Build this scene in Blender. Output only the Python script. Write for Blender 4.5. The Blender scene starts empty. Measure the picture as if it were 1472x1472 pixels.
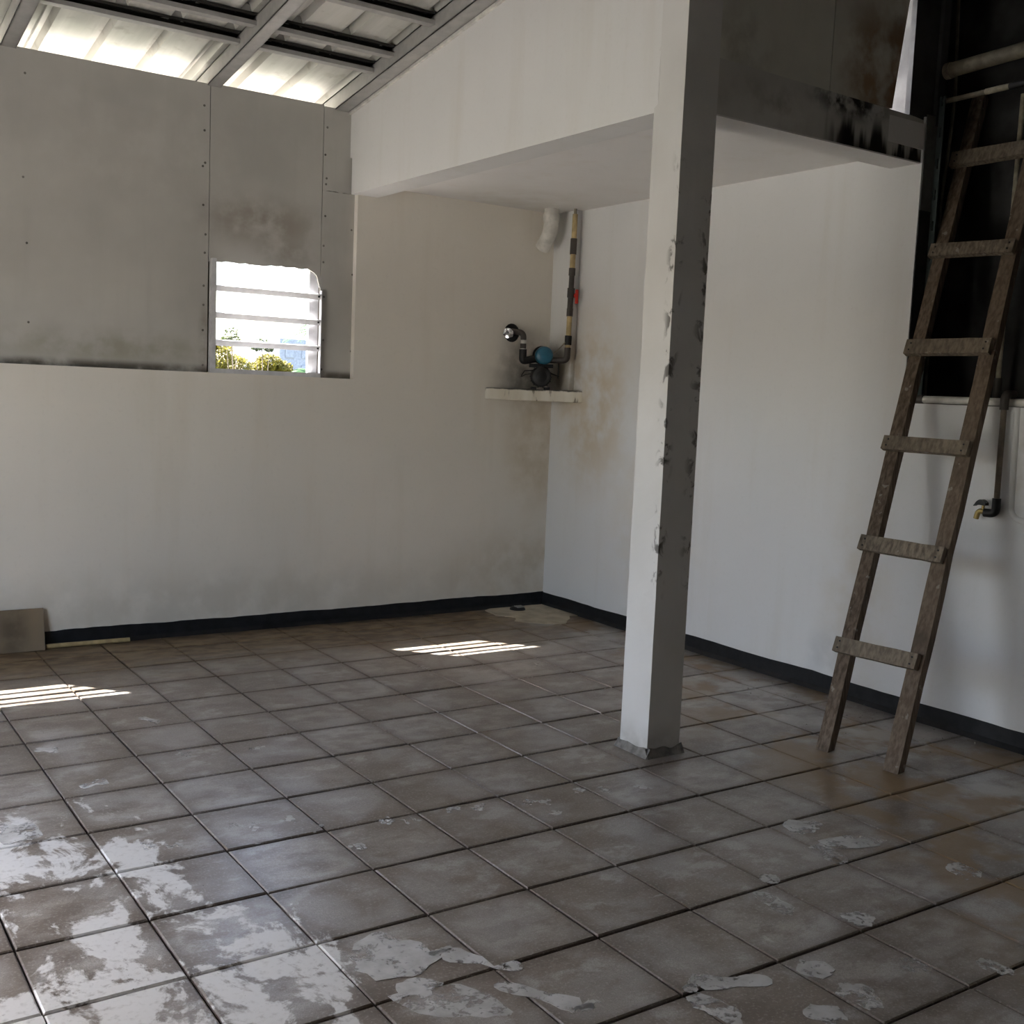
import bpy, math, random
from mathutils import Vector, Matrix, noise as mnoise
random.seed(7)
T = 0.30                                   # one floor tile is 0.30 m; lengths below are given in tiles
sc = bpy.context.scene
C = sc.collection

# ------------------------------------------------------------------ camera, sky, sun, exposure
cam_d = bpy.data.cameras.new('camera'); cam = bpy.data.objects.new('camera', cam_d); C.objects.link(cam)
cam_d.sensor_width = 36.0; cam_d.lens = 1607.3 / 1472 * 36.0
cam_d.clip_start = 0.05; cam_d.clip_end = 500
RR = ((0.8291, -0.5575, 0.0422), (-0.0249, -0.1123, -0.9934), (0.5586, 0.8225, -0.1070))   # right, down, forward
rt, dn, fw = [Vector(r).normalized() for r in RR]
fw = rt.cross(-dn) * -1; dn = fw.cross(rt)
M = Matrix((rt, -dn, -fw)).transposed().to_4x4()
M.translation = Vector((-1.514, -13.627, 4.327)) * T
cam.matrix_world = M
sc.camera = cam

SUN_DIR = Vector((0.465, -0.53, -1.0)).normalized()      # the way the light travels
w = bpy.data.worlds.new('sky'); sc.world = w; w.use_nodes = True
wn = w.node_tree.nodes; wl = w.node_tree.links
sky = wn.new('ShaderNodeTexSky'); sky.sky_type = 'NISHITA'; sky.sun_disc = False
sky.sun_elevation = math.asin(-SUN_DIR.z)
sky.sun_rotation = math.atan2(-SUN_DIR.x, -SUN_DIR.y)
sky.air_density = 1.0; sky.dust_density = 3.5; sky.ozone_density = 1.0
bg = wn['Background']; bg.inputs['Strength'].default_value = 0.62
wl.new(sky.outputs['Color'], bg.inputs['Color'])

sun_d = bpy.data.lights.new('sun', 'SUN'); sun = bpy.data.objects.new('sun', sun_d); C.objects.link(sun)
sun_d.energy = 22.0; sun_d.angle = math.radians(0.53); sun_d.color = (1.0, 0.955, 0.90)
sun.rotation_euler = SUN_DIR.to_track_quat('-Z', 'Y').to_euler()
sun.location = -SUN_DIR * 20

sc.view_settings.view_transform = 'Standard'; sc.view_settings.look = 'None'
sc.view_settings.gamma = 1.0; sc.view_settings.use_curve_mapping = False
sc.view_settings.exposure = 1.4
cy = sc.cycles
cy.max_bounces = 14; cy.diffuse_bounces = 9; cy.glossy_bounces = 4; cy.transparent_max_bounces = 10
cy.use_denoising = True; cy.sample_clamp_indirect = 8.0; cy.caustics_reflective = False; cy.caustics_refractive = False

# ------------------------------------------------------------------ materials
class NB:
    """small helper round a node tree; pos is the world position in tiles"""
    def __init__(s, name, rough=0.8, metal=0.0, spec=0.3):
        s.m = bpy.data.materials.new(name); s.m.use_nodes = True
        s.t = s.m.node_tree; s.n = s.t.nodes; s.l = s.t.links
        s.b = s.n['Principled BSDF']
        s.b.inputs['Roughness'].default_value = rough; s.b.inputs['Metallic'].default_value = metal
        s.b.inputs['Specular IOR Level'].default_value = spec
        s._pos = None
    def put(s, sock, v):
        if hasattr(v, 'links') or isinstance(v, bpy.types.NodeSocket): s.l.new(v, sock)
        else:
            try: sock.default_value = v
            except Exception: sock.default_value = (*v, 1.0)
    @property
    def pos(s):
        if s._pos is None:
            g = s.n.new('ShaderNodeNewGeometry'); v = s.n.new('ShaderNodeVectorMath'); v.operation = 'SCALE'
            v.inputs['Scale'].default_value = 1 / T; s.l.new(g.outputs['Position'], v.inputs[0]); s._pos = v.outputs[0]
        return s._pos
    def vec(s, op, a, b=None):
        v = s.n.new('ShaderNodeVectorMath'); v.operation = op; s.put(v.inputs[0], a)
        if b is not None: s.put(v.inputs[1], b)
        return v.outputs['Value'] if op in ('LENGTH', 'DOT_PRODUCT', 'DISTANCE') else v.outputs[0]
    def math(s, op, a, b=0.0, clamp=False):
        v = s.n.new('ShaderNodeMath'); v.operation = op; v.use_clamp = clamp
        s.put(v.inputs[0], a); s.put(v.inputs[1], b); return v.outputs[0]
    def noise(s, scale, detail=4, vec=None, rough=0.55, dist=0.0, stretch=None, seed=None):
        v = vec if vec is not None else s.pos
        if stretch: v = s.vec('MULTIPLY', v, stretch)
        if seed is not None: v = s.vec('ADD', v, (seed, seed * .7, seed * 1.3))
        n = s.n.new('ShaderNodeTexNoise'); n.inputs['Scale'].default_value = scale; n.inputs['Detail'].default_value = detail
        n.inputs['Roughness'].default_value = rough; n.inputs['Distortion'].default_value = dist
        s.l.new(v, n.inputs['Vector']); return n.outputs['Fac']
    def rng(s, v, a, b, c=0.0, d=1.0, smooth=True):
        r = s.n.new('ShaderNodeMapRange'); r.interpolation_type = 'SMOOTHSTEP' if smooth else 'LINEAR'; r.clamp = True
        s.put(r.inputs['Value'], v)
        for k, x in zip(('From Min', 'From Max', 'To Min', 'To Max'), (a, b, c, d)): r.inputs[k].default_value = x
        return r.outputs['Result']
    def blob(s, c, r, soft=0.5):
        """1 inside an ellipsoid at c with radii r, 0 outside"""
        d = s.vec('LENGTH', s.vec('DIVIDE', s.vec('SUBTRACT', s.pos, c), r))
        return s.rng(d, 1.0 - soft, 1.0 + soft * .4, 1.0, 0.0)
    def mix(s, f, a, b):
        x = s.n.new('ShaderNodeMix'); x.data_type = 'RGBA'; s.put(x.inputs['Factor'], f)
        s.put(x.inputs['A'], a if not isinstance(a, tuple) or len(a) == 4 else (*a, 1)); s.put(x.inputs['B'], b if not isinstance(b, tuple) or len(b) == 4 else (*b, 1))
        return x.outputs['Result']
    def mul(s, *a):
        r = a[0]
        for x in a[1:]: r = s.math('MULTIPLY', r, x)
        return r
    def add(s, *a):
        r = a[0]
        for x in a[1:]: r = s.math('ADD', r, x, True)
        return r
    def col(s, v): s.put(s.b.inputs['Base Color'], v if not isinstance(v, tuple) or len(v) == 4 else (*v, 1)); return s
    def rgh(s, v): s.put(s.b.inputs['Roughness'], v); return s
    def bump(s, h, strength=0.3, dist=0.004):
        b = s.n.new('ShaderNodeBump'); b.inputs['Strength'].default_value = strength; b.inputs['Distance'].default_value = dist
        s.l.new(h, b.inputs['Height']); s.l.new(b.outputs[0], s.b.inputs['Normal']); return s
    def rnd(s):
        o = s.n.new('ShaderNodeObjectInfo'); return o.outputs['Random']
    def xyz(s):
        x = s.n.new('ShaderNodeSeparateXYZ'); s.l.new(s.pos, x.inputs[0]); return x.outputs

def plain(name, c, rough=.6, metal=0, spec=.3, var=.15, scale=6.0):
    b = NB(name, rough, metal, spec)
    n = b.noise(scale, 5)
    b.col(b.mix(b.rng(n, .3, .7), tuple(x * (1 - var) for x in c), tuple(min(1, x * (1 + var)) for x in c)))
    return b.m

MT = {}
# white plaster of the lower walls, with faint grime and vertical runs
def plaster(name, base=(.79, .745, .675), stains=()):  # default base is warmed to hold the bounce light on the back wall
    b = NB(name, .75, 0, .25)
    big = b.noise(.45, 3); fine = b.noise(14, 4); run = b.noise(2.2, 4, stretch=(1, 1, .10), seed=3)
    c = b.mix(b.rng(big, .3, .7), tuple(x * .95 for x in base), base)
    c = b.mix(b.mul(b.rng(run, .5, .8), .30), c, (base[0] * .80, base[1] * .76, base[2] * .68))
    c = b.mix(b.mul(b.rng(fine, .55, .8), .10), c, (.42, .40, .36))
    spots = b.noise(26, 2, seed=11)
    c = b.mix(b.mul(b.rng(spots, .80, .83), .7), c, (.09, .08, .07))
    for (cc, rr, sf, colr, amt) in stains:
        c = b.mix(b.mul(b.blob(cc, rr, sf), b.rng(b.noise(2.0, 5, seed=5), .25, .65), amt), c, colr)
    b.col(c); b.bump(b.add(b.mul(fine, .5), b.mul(big, .5)), .18, .006)
    return b.m
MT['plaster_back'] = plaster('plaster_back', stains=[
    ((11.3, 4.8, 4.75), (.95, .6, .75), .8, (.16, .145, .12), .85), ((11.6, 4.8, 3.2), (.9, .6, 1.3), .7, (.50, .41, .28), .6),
    ((11.8, 4.8, .8), (2.5, .5, .9), .8, (.48, .40, .29), .5), ((4.5, 4.8, .5), (6, .5, .7), .8, (.42, .38, .31), .35)])
MT['plaster_right'] = plaster('plaster_right', base=(.72, .722, .725), stains=[  # cool base puts the right wall's blue skylight into the paint
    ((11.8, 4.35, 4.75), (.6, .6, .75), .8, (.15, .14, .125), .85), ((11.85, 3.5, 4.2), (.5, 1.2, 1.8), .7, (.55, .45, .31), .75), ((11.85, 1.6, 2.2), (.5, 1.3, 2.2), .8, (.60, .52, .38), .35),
    ((11.85, -3.0, 1.4), (.5, .7, 1.8), .7, (.55, .48, .36), .35), ((11.85, -2.6, .5), (.5, .5, .5), .7, (.45, .47, .5), .5),
    ((11.85, -5.45, 3.6), (.3, .12, .8), .7, (.40, .36, .30), .6)])
MT['plaster_upper'] = plaster('plaster_upper', base=(.69, .685, .675))
MT['drab'] = plaster('drab_render', base=(.60, .58, .545))
MT['soffit'] = plaster('soffit_paint', base=(.78, .765, .75), stains=[((10.4, 3.9, 7.86), (1.5, 1.2, .5), .8, (.50, .46, .38), .3)])

# column: white with dark hand smears at its edges
b = NB('column_paint', .72, 0, .25)
x, y, z = b.xyz()
c = b.mix(b.rng(b.noise(.8, 3), .3, .7), (.60, .59, .57), (.66, .65, .635))
e1 = b.rng(b.vec('DISTANCE', b.vec('MULTIPLY', b.pos, (1, 1, 0)), (7.31, -3.75, 0)), .02, .17, 1, 0)
e2 = b.rng(b.vec('DISTANCE', b.vec('MULTIPLY', b.pos, (1, 1, 0)), (7.83, -3.75, 0)), .02, .22, 1, 0)
sm = b.noise(5.5, 5, seed=2, dist=.6, stretch=(1, 1, .8)); band = b.rng(b.noise(.9, 2, stretch=(0, 0, 1), seed=8), .44, .6)
zz = b.mul(b.rng(z, 1.6, 2.6), b.rng(z, 6.6, 7.3, 1, 0))
c = b.mix(b.mul(b.rng(sm, .535, .62), b.add(e1, b.mul(e2, .9)), zz, .85), c, (.05, .042, .035))
c = b.mix(b.mul(b.rng(z, .08, .45, 1, 0), b.rng(b.noise(3, 4), .25, .7), .6), c, (.26, .24, .21))
b.col(c); b.bump(b.noise(9, 4), .15, .005); MT['column'] = b.m

# front beam: same plaster with soot
b = NB('sooty_plaster', .8, 0, .2)
x, y, z = b.xyz()
c = b.mix(b.rng(b.noise(.7, 4), .3, .7), (.50, .49, .46), (.62, .61, .58))
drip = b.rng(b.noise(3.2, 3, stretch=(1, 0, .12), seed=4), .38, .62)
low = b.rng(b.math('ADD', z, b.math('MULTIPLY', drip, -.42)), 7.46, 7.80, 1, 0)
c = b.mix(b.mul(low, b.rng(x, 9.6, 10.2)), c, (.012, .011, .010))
c = b.mix(b.mul(b.blob((10.3, -3.75, 8.2), (.9, .6, .22), .7), b.rng(b.noise(5, 5, seed=9), .35, .6)), c, (.03, .028, .025))
c = b.mix(b.mul(b.blob((8.9, -3.75, 7.9), (1.2, .6, .3), .9), b.rng(b.noise(2.4, 5, seed=1), .45, .7), .6), c, (.22, .20, .17))
b.col(c); b.bump(b.noise(8, 4), .2, .006); MT['sooty'] = b.m

# thin cement boards
def board_mat(name, base, stains=()):
    b = NB(name, .8, 0, .2)
    c = b.mix(b.rng(b.noise(.6, 4), .3, .7), tuple(x * .9 for x in base), tuple(x * 1.06 for x in base))
    c = b.mix(b.mul(b.rng(b.noise(3, 4, stretch=(1, 1, .12)), .5, .8), .3), c, tuple(x * .78 for x in base))
    for (cc, rr, sf, colr, amt) in stains:
        c = b.mix(b.mul(b.blob(cc, rr, sf), b.rng(b.noise(2.4, 6, seed=6), .3, .62), amt), c, colr)
    b.col(c); b.bump(b.noise(10, 4), .12, .004); return b.m
MT['board'] = board_mat('cement_board', (.50, .485, .455), [
    ((5.7, 4.93, 7.0), (1.2, .4, .45), .9, (.26, .22, .18), .75), ((3.6, 4.93, 8.0), (2.4, .4, 1.2), .9, (.40, .375, .345), .3),
    ((3.2, 4.93, 4.78), (2.2, .4, .28), .8, (.30, .28, .20), .6), ((3.0, 4.93, 4.46), (5.0, .4, .10), .8, (.10, .085, .07), .85),
    ((7.2, 4.93, 4.46), (.7, .4, .10), .8, (.12, .10, .08), .8), ((6.2, 4.93, 6.5), (.6, .3, .25), .8, (.27, .24, .2), .6),
    ((4.72, 4.93, 5.0), (.10, .4, .6), .8, (.25, .21, .17), .7)])
MT['board_front'] = board_mat('plywood_board', (.66, .65, .58), [
    ((10.85, -3.6, 8.75), (.85, .6, .95), .7, (.30, .19, .10), .9), ((11.2, -3.6, 8.9), (.25, .6, 1.0), .6, (.20, .12, .06), .7),
    ((8.3, -3.7, 8.5), (.6, .6, .5), .8, (.22, .20, .16), .5)])

# floor
b = NB('floor_tile_glaze', .5, 0, .5)
x, y, z = b.xyz(); r = b.rnd()
n1 = b.noise(1.1, 5, dist=.4); n2 = b.noise(5.5, 6, stretch=(.55, 1, 1), seed=2); n3 = b.noise(40, 3)
n4 = b.noise(95, 2, seed=6)
c = b.mix(b.rng(n2, .34, .66), (.21, .18, .155), (.35, .318, .285))
c = b.mix(b.mul(b.rng(r, .0, 1.0), .75), c, (.165, .128, .10))
n5 = b.noise(2.6, 7, seed=51, rough=.65, stretch=(.7, 1, 1))
c = b.mix(b.mul(b.rng(n5, .49, .62), .70), c, (.125, .095, .073))
c = b.mix(b.mul(b.rng(n5, .47, .36), .60), c, (.46, .445, .425))
c = b.mix(b.mul(b.rng(n1, .48, .64), .50), c, (.40, .385, .37))
tg = b.n.new('ShaderNodeTexCoord').outputs['Generated']
ed = b.vec('LENGTH', b.vec('MULTIPLY', b.vec('MULTIPLY', b.vec('SUBTRACT', tg, (.5, .5, .5)), b.vec('SUBTRACT', tg, (.5, .5, .5))), (4, 4, 0)))
c = b.mix(b.mul(b.rng(b.math('ADD', ed, b.math('MULTIPLY', n2, .9)), 1.0, 1.6), .75), c, (.10, .075, .056))
c = b.mix(b.mul(b.rng(n4, .35, .70), .45), c, (.12, .105, .095))
c = b.mix(b.mul(b.rng(n3, .52, .72), .40), c, (.43, .41, .385))
brown = b.noise(.95, 5, seed=4, stretch=(.55, 1, 1), dist=.5)
back = b.rng(b.math('ADD', y, b.math('MULTIPLY', brown, 2.2)), 2.7, 4.9)
c = b.mix(b.mul(back, .9), c, b.mix(b.rng(n2, .35, .65), (.105, .060, .028), (.25, .18, .10)))
rgt = b.mul(b.rng(b.math('ADD', x, b.math('MULTIPLY', y, -.35)), 9.0, 11.0), b.rng(b.noise(1.0, 5, seed=13), .46, .56))
c = b.mix(b.mul(rgt, .8), c, (.21, .135, .06))
rgt2 = b.mul(b.rng(b.math('ADD', x, b.math('MULTIPLY', y, -.1)), 9.4, 11.0), b.rng(b.noise(1.3, 6, seed=17), .48, .6))
c = b.mix(b.mul(rgt2, .6), c, (.44, .43, .40))
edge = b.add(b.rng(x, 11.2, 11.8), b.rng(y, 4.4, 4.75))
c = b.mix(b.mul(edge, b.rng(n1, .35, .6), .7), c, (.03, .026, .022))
# dried white smears, thickest in one corner of the room
sw = b.noise(1.7, 9, seed=21, dist=.45, rough=.66, stretch=(1, .62, 1)); sw2 = b.noise(5.0, 6, seed=25, dist=.8)
reg = b.add(b.blob((.2, -5.3, 0), (2.1, 2.4, 2), .55), b.mul(b.blob((.6, -3.0, 0), (1.5, 1.3, 2), .6), .75),
            b.mul(b.blob((1.4, -6.6, 0), (.9, 1.2, 2), .6), .9))
smear = b.rng(b.math('ADD', b.math('ADD', sw, b.math('MULTIPLY', reg, .235)), b.math('MULTIPLY', sw2, .25)), .825, .885)
few = b.mul(b.rng(b.noise(1.7, 6, seed=31, dist=1.6), .71, .75), b.rng(y, -3.0, -5.0), .4)
smear = b.add(b.mul(smear, b.rng(reg, 0.02, .25)), few)
c = b.mix(b.mul(smear, b.rng(b.noise(16, 4), .2, .5, .55, .95)), c, (.64, .63, .61))
dots = b.noise(60, 2, seed=41)
c = b.mix(b.mul(b.rng(dots, .74, .77), .7), c, (.03, .025, .02))
b.col(c)
b.rgh(b.mix(b.add(b.mul(smear, .6), b.mul(back, .9), b.mul(rgt, .5)), b.mix(b.rng(n1, .3, .7), (.285, .285, .285), (.345, .345, .345)), (.5, .5, .5)))
b.bump(b.add(b.mul(n3, .30), b.mul(n2, .06), b.mul(smear, .12)), .20, .004); MT['tile'] = b.m
MT['grout'] = plain('grout', (.028, .024, .021), .9)
MT['skirt'] = plain('black_paint', (.010, .011, .013), .55, var=.4)
b = NB('chalk_smear', .7, 0, .3)
nn = b.math('ADD', b.math('MULTIPLY', b.noise(4, 6, seed=3, dist=.4), .6), b.math('MULTIPLY', b.noise(17, 5, seed=8, dist=.8), .4)); a = b.rng(nn, .41, .53)
b.col(b.mix(b.rng(b.noise(5, 4, seed=9), .3, .7), (.46, .445, .42), (.64, .63, .61))); b.put(b.b.inputs['Alpha'], b.mul(a, .78)); MT['chalk'] = b.m
MT['cement'] = plain('cement_patch', (.46, .40, .30), .85, var=.2, scale=2.5)
MT['mortar'] = plain('grey_mortar', (.17, .16, .145), .9, var=.4, scale=8)
# roof
b = NB('zinc_sheet', .5, .25, .4)
c = b.mix(b.rng(b.noise(1.2, 5, stretch=(2.5, .2, 1)), .3, .7), (.46, .46, .42), (.62, .61, .57))
c = b.mix(b.mul(b.rng(b.noise(3, 6, seed=5), .56, .72), .5), c, (.30, .28, .23))
b.col(c); b.bump(b.noise(1.8, 3, stretch=(1, .5, 1)), .5, .02); MT['zinc'] = b.m
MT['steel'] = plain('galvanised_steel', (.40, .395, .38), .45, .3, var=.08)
MT['channel_shade'] = plain('shaded_channel', (.03, .028, .025), .7)  # dark tone paints the shade inside the purlin channel
MT['steel_dark'] = plain('grey_green_steel', (.055, .07, .068), .5, .2)
MT['white_steel'] = plain('white_steel', (.60, .60, .62), .45, var=.1)
MT['dark_sheet'] = plain('dark_cover_board', (.040, .040, .041), .7, var=.5, scale=1.5)
MT['end_face_grey'] = plain('end_face_grey', (.10, .10, .095), .85)
MT['dark_wall'] = plain('shade_black', (.018, .018, .018), .9, var=.3)  # near-black colour carries the shaft's lack of light
# wood
def wood(name, c0, c1, paint=.5):
    b = NB(name, .75, 0, .25)
    tc = b.n.new('ShaderNodeTexCoord'); o = tc.outputs['Object']
    g = b.noise(9, 6, vec=o, stretch=(9, 9, 1.2)); k = b.noise(5, 4, vec=o, seed=4)
    c = b.mix(b.rng(g, .3, .7), c0, c1)
    c = b.mix(b.mul(b.rng(k, .52, .72), .8), c, tuple(v * .35 for v in c0))
    c = b.mix(b.mul(b.rng(b.noise(22, 3, vec=o, seed=7), .66, .70), paint), c, (.42, .40, .36))
    c = b.mix(b.mul(b.rng(b.rnd(), 0, 1), .35), c, tuple(v * .8 for v in c1))
    b.col(c); b.bump(g, .35, .003); return b.m
MT['wood'] = wood('weathered_wood', (.070, .049, .034), (.185, .140, .102))
MT['wood_dark'] = plain('dark_blocker', (.07, .055, .04), .85)
MT['wood_grey'] = wood('grey_wood', (.10, .08, .06), (.25, .205, .155))
# fittings
MT['pvc_white'] = plain('white_pvc', (.62, .60, .56), .45)
MT['pvc_cream'] = plain('cream_pvc', (.46, .35, .18), .5, var=.25)
MT['pvc_dark'] = plain('dark_grey_pvc', (.055, .047, .042), .5)
MT['pvc_old'] = plain('dusty_pvc', (.12, .105, .075), .6, var=.3)
MT['pvc_olive'] = plain('grimy_pvc', (.30, .27, .20), .6, var=.35)
MT['pvc_brown'] = plain('brown_grime_pvc', (.16, .13, .10), .6, var=.3)
MT['black'] = plain('black_iron', (.012, .012, .013), .45)
MT['cast'] = plain('dark_cast_iron', (.022, .022, .023), .5)
MT['blue'] = plain('blue_enamel', (.018, .115, .19), .35, spec=.5, var=.15)
MT['red'] = plain('red_plastic', (.45, .03, .02), .4)
MT['brass'] = plain('dull_brass', (.35, .26, .10), .4, .7)
MT['foil'] = plain('crumpled_foil', (.85, .85, .88), .2, 1.0)
MT['shelf'] = None
b = NB('flaking_cream_paint', .75)
c = b.mix(b.rng(b.noise(2.5, 3, stretch=(1, 1, .1)), .35, .65), (.62, .57, .47), (.78, .75, .68))
x, y, z = b.xyz()
c = b.mix(b.mul(b.rng(b.noise(7, 5, stretch=(1, 1, .25), seed=3), .58, .68), .8), c, (.12, .09, .06))
c = b.mix(b.rng(b.math('ADD', z, b.math('MULTIPLY', b.noise(5, 4), .08)), 4.39, 4.43), c, (.012, .011, .010))
b.col(c); b.bump(b.noise(6, 5), .4, .006); MT['shelf'] = b.m
MT['old_tile'] = board_mat('brown_glazed_tile', (.24, .185, .125), [((1.7, 4.7, .3), (.25, .5, .5), .8, (.09, .07, .05), .7)])
# outdoors
def leaf(name, c0, c1):
    b = NB(name, .6); b.col(b.mix(b.rng(b.noise(1.3, 4), .35, .65), c0, c1))
    b.b.inputs['Transmission Weight'].default_value = 0
    tr = b.n.new('ShaderNodeBsdfTranslucent'); tr.inputs['Color'].default_value = (*c1, 1)
    mx = b.n.new('ShaderNodeMixShader'); mx.inputs[0].default_value = .45
    b.l.new(b.b.outputs[0], mx.inputs[1]); b.l.new(tr.outputs[0], mx.inputs[2])
    b.l.new(mx.outputs[0], b.n['Material Output'].inputs['Surface']); return b.m
MT['leaf_yellow'] = leaf('yellow_green_leaf', (.075, .068, .006), (.16, .14, .018))
MT['leaf_green'] = leaf('green_leaf', (.02, .032, .006), (.04, .055, .015))
MT['leaf_palm'] = leaf('palm_leaf', (.03, .08, .025), (.06, .12, .05))
MT['bark'] = plain('bark', (.14, .11, .08), .9)
MT['ground'] = plain('dry_ground', (.20, .20, .16), .95, scale=.4)
MT['slab'] = plain('pale_concrete', (.60, .575, .53), .9, scale=.8)
MT['terrace'] = plain('terrace_screed', (.35, .34, .325), .9)
MT['roof_grey'] = plain('weathered_grey_roof', (.17, .158, .148), .9)
MT['far_wall'] = plain('blue_grey_render', (.17, .19, .225), .8)
MT['cream_wall'] = plain('cream_render', (.34, .30, .215), .85)
MT['pane'] = plain('dark_glass', (.05, .06, .08), .15)

# ------------------------------------------------------------------ mesh helpers (tile units)
class MB:
    def __init__(s): s.v = []; s.f = []; s.smooth = []
    def _add(s, vs, fs, sm=False):
        o = len(s.v); s.v += [tuple(v) for v in vs]; s.f += [tuple(i + o for i in f) for f in fs]; s.smooth += [sm] * len(fs); return s
    def box(s, a, b_):
        (x0, y0, z0), (x1, y1, z1) = a, b_
        vs = [(x0, y0, z0), (x1, y0, z0), (x1, y1, z0), (x0, y1, z0), (x0, y0, z1), (x1, y0, z1), (x1, y1, z1), (x0, y1, z1)]
        return s._add(vs, [(0, 3, 2, 1), (4, 5, 6, 7), (0, 1, 5, 4), (1, 2, 6, 5), (2, 3, 7, 6), (3, 0, 4, 7)])
    def obox(s, c, ax, ay, az):
        c = Vector(c); ax = Vector(ax); ay = Vector(ay); az = Vector(az)
        vs = [c + sx * ax + sy * ay + sz * az for sz in (-1, 1) for (sx, sy) in ((-1, -1), (1, -1), (1, 1), (-1, 1))]
        return s._add(vs, [(0, 3, 2, 1), (4, 5, 6, 7), (0, 1, 5, 4), (1, 2, 6, 5), (2, 3, 7, 6), (3, 0, 4, 7)])
    def prism(s, poly, d):
        """closed polygon (3-D points, in order) pushed along d"""
        n = len(poly); d = Vector(d); p = [Vector(q) for q in poly]
        vs = p + [q + d for q in p]
        fs = [tuple(range(n - 1, -1, -1)), tuple(range(n, 2 * n))] + [(i, (i + 1) % n, n + (i + 1) % n, n + i) for i in range(n)]
        return s._add(vs, fs)
    def tube(s, path, r, n=12, cap=True, radii=None):
        p = [Vector(q) for q in path]; rings = []
        up = None
        for i, q in enumerate(p):
            t = (p[min(i + 1, len(p) - 1)] - p[max(i - 1, 0)]).normalized()
            if up is None: up = Vector((0, 0, 1)) if abs(t.z) < .9 else Vector((1, 0, 0))
            a = t.cross(up).normalized(); b2 = a.cross(t).normalized(); up = b2
            rr = radii[i] if radii else r
            rings.append([q + rr * (math.cos(2 * math.pi * k / n) * a + math.sin(2 * math.pi * k / n) * b2) for k in range(n)])
        vs = [v for rg in rings for v in rg]
        fs = [(i * n + k, i * n + (k + 1) % n, (i + 1) * n + (k + 1) % n, (i + 1) * n + k) for i in range(len(p) - 1) for k in range(n)]
        s._add(vs, fs, True)
        if cap: s._add(rings[0], [tuple(range(n - 1, -1, -1))]); s._add(rings[-1], [tuple(range(n))])
        return s
    def lathe(s, c, axis, prof, n=24):
        """profile of (distance along the axis, radius)"""
        c = Vector(c); t = Vector(axis).normalized()
        a = t.cross(Vector((0, 0, 1)) if abs(t.z) < .9 else Vector((1, 0, 0))).normalized(); b2 = a.cross(t)
        vs = [c + t * h + r * (math.cos(2 * math.pi * k / n) * a + math.sin(2 * math.pi * k / n) * b2) for h, r in prof for k in range(n)]
        m = len(prof)
        fs = [(i * n + k, i * n + (k + 1) % n, (i + 1) * n + (k + 1) % n, (i + 1) * n + k) for i in range(m - 1) for k in range(n)]
        s._add(vs, fs, True); s._add(vs[:n], [tuple(range(n - 1, -1, -1))]); s._add(vs[-n:], [tuple(range(n))]); return s
    def mesh(s, name, mat, o=(0, 0, 0)):
        me = bpy.data.meshes.new(name); o = Vector(o)
        me.from_pydata([tuple((Vector(v) - o) * T) for v in s.v], [], s.f)
        me.polygons.foreach_set('use_smooth', s.smooth); me.materials.append(mat)
        me.update(); fix_normals(me); return me
    def build(s, name, mat, parent=None, o=None, bevel=0, **tags):
        """o: the object's origin; a child takes its parent's origin"""
        if parent is not None: o = ORG[parent.name]
        if o is None:
            xs = [v[0] for v in s.v]; ys = [v[1] for v in s.v]; zs = [v[2] for v in s.v]
            o = ((min(xs) + max(xs)) / 2, (min(ys) + max(ys)) / 2, min(zs))
        ob = bpy.data.objects.new(name, s.mesh(name, mat, o)); C.objects.link(ob)
        ORG[ob.name] = tuple(o)
        if parent is not None: ob.parent = parent
        else: ob.location = Vector(o) * T
        if bevel:
            md = ob.modifiers.new('edge', 'BEVEL'); md.width = bevel * T; md.segments = 2; md.limit_method = 'ANGLE'
        for k, v in tags.items(): ob[k] = v
        return ob
import bmesh
def fix_normals(me):
    bm = bmesh.new(); bm.from_mesh(me); bmesh.ops.recalc_face_normals(bm, faces=bm.faces); bm.to_mesh(me); bm.free()
ORG = {}
def thing(name, o, label, cat, group=None):
    e = bpy.data.objects.new(name, None); C.objects.link(e); e.location = Vector(o) * T; e.empty_display_size = .05
    ORG[e.name] = tuple(o); e['label'] = label; e['category'] = cat
    if group: e['group'] = group
    return e
def arc(a, m, b_, r, n=6):
    """a path a > m > b with the corner at m rounded to radius r"""
    a, m, b_ = Vector(a), Vector(m), Vector(b_); u = (a - m).normalized(); v = (b_ - m).normalized()
    p0, p1 = m + u * r, m + v * r
    return [a] + [((1 - t) ** 2) * p0 + 2 * t * (1 - t) * m + t * t * p1 for t in [k / n for k in range(n + 1)]] + [b_]

XL, XR, YB, YF = -4.0, 11.85, 4.8, -19.0
YP = 4.93                                   # face of the boards above the back wall
def roofz(yy, off=0.0): return 9.11 + .1455 * (4.75 - yy) + off
SH = .30                                    # the sheets lie this far above the rafters' underside

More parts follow.
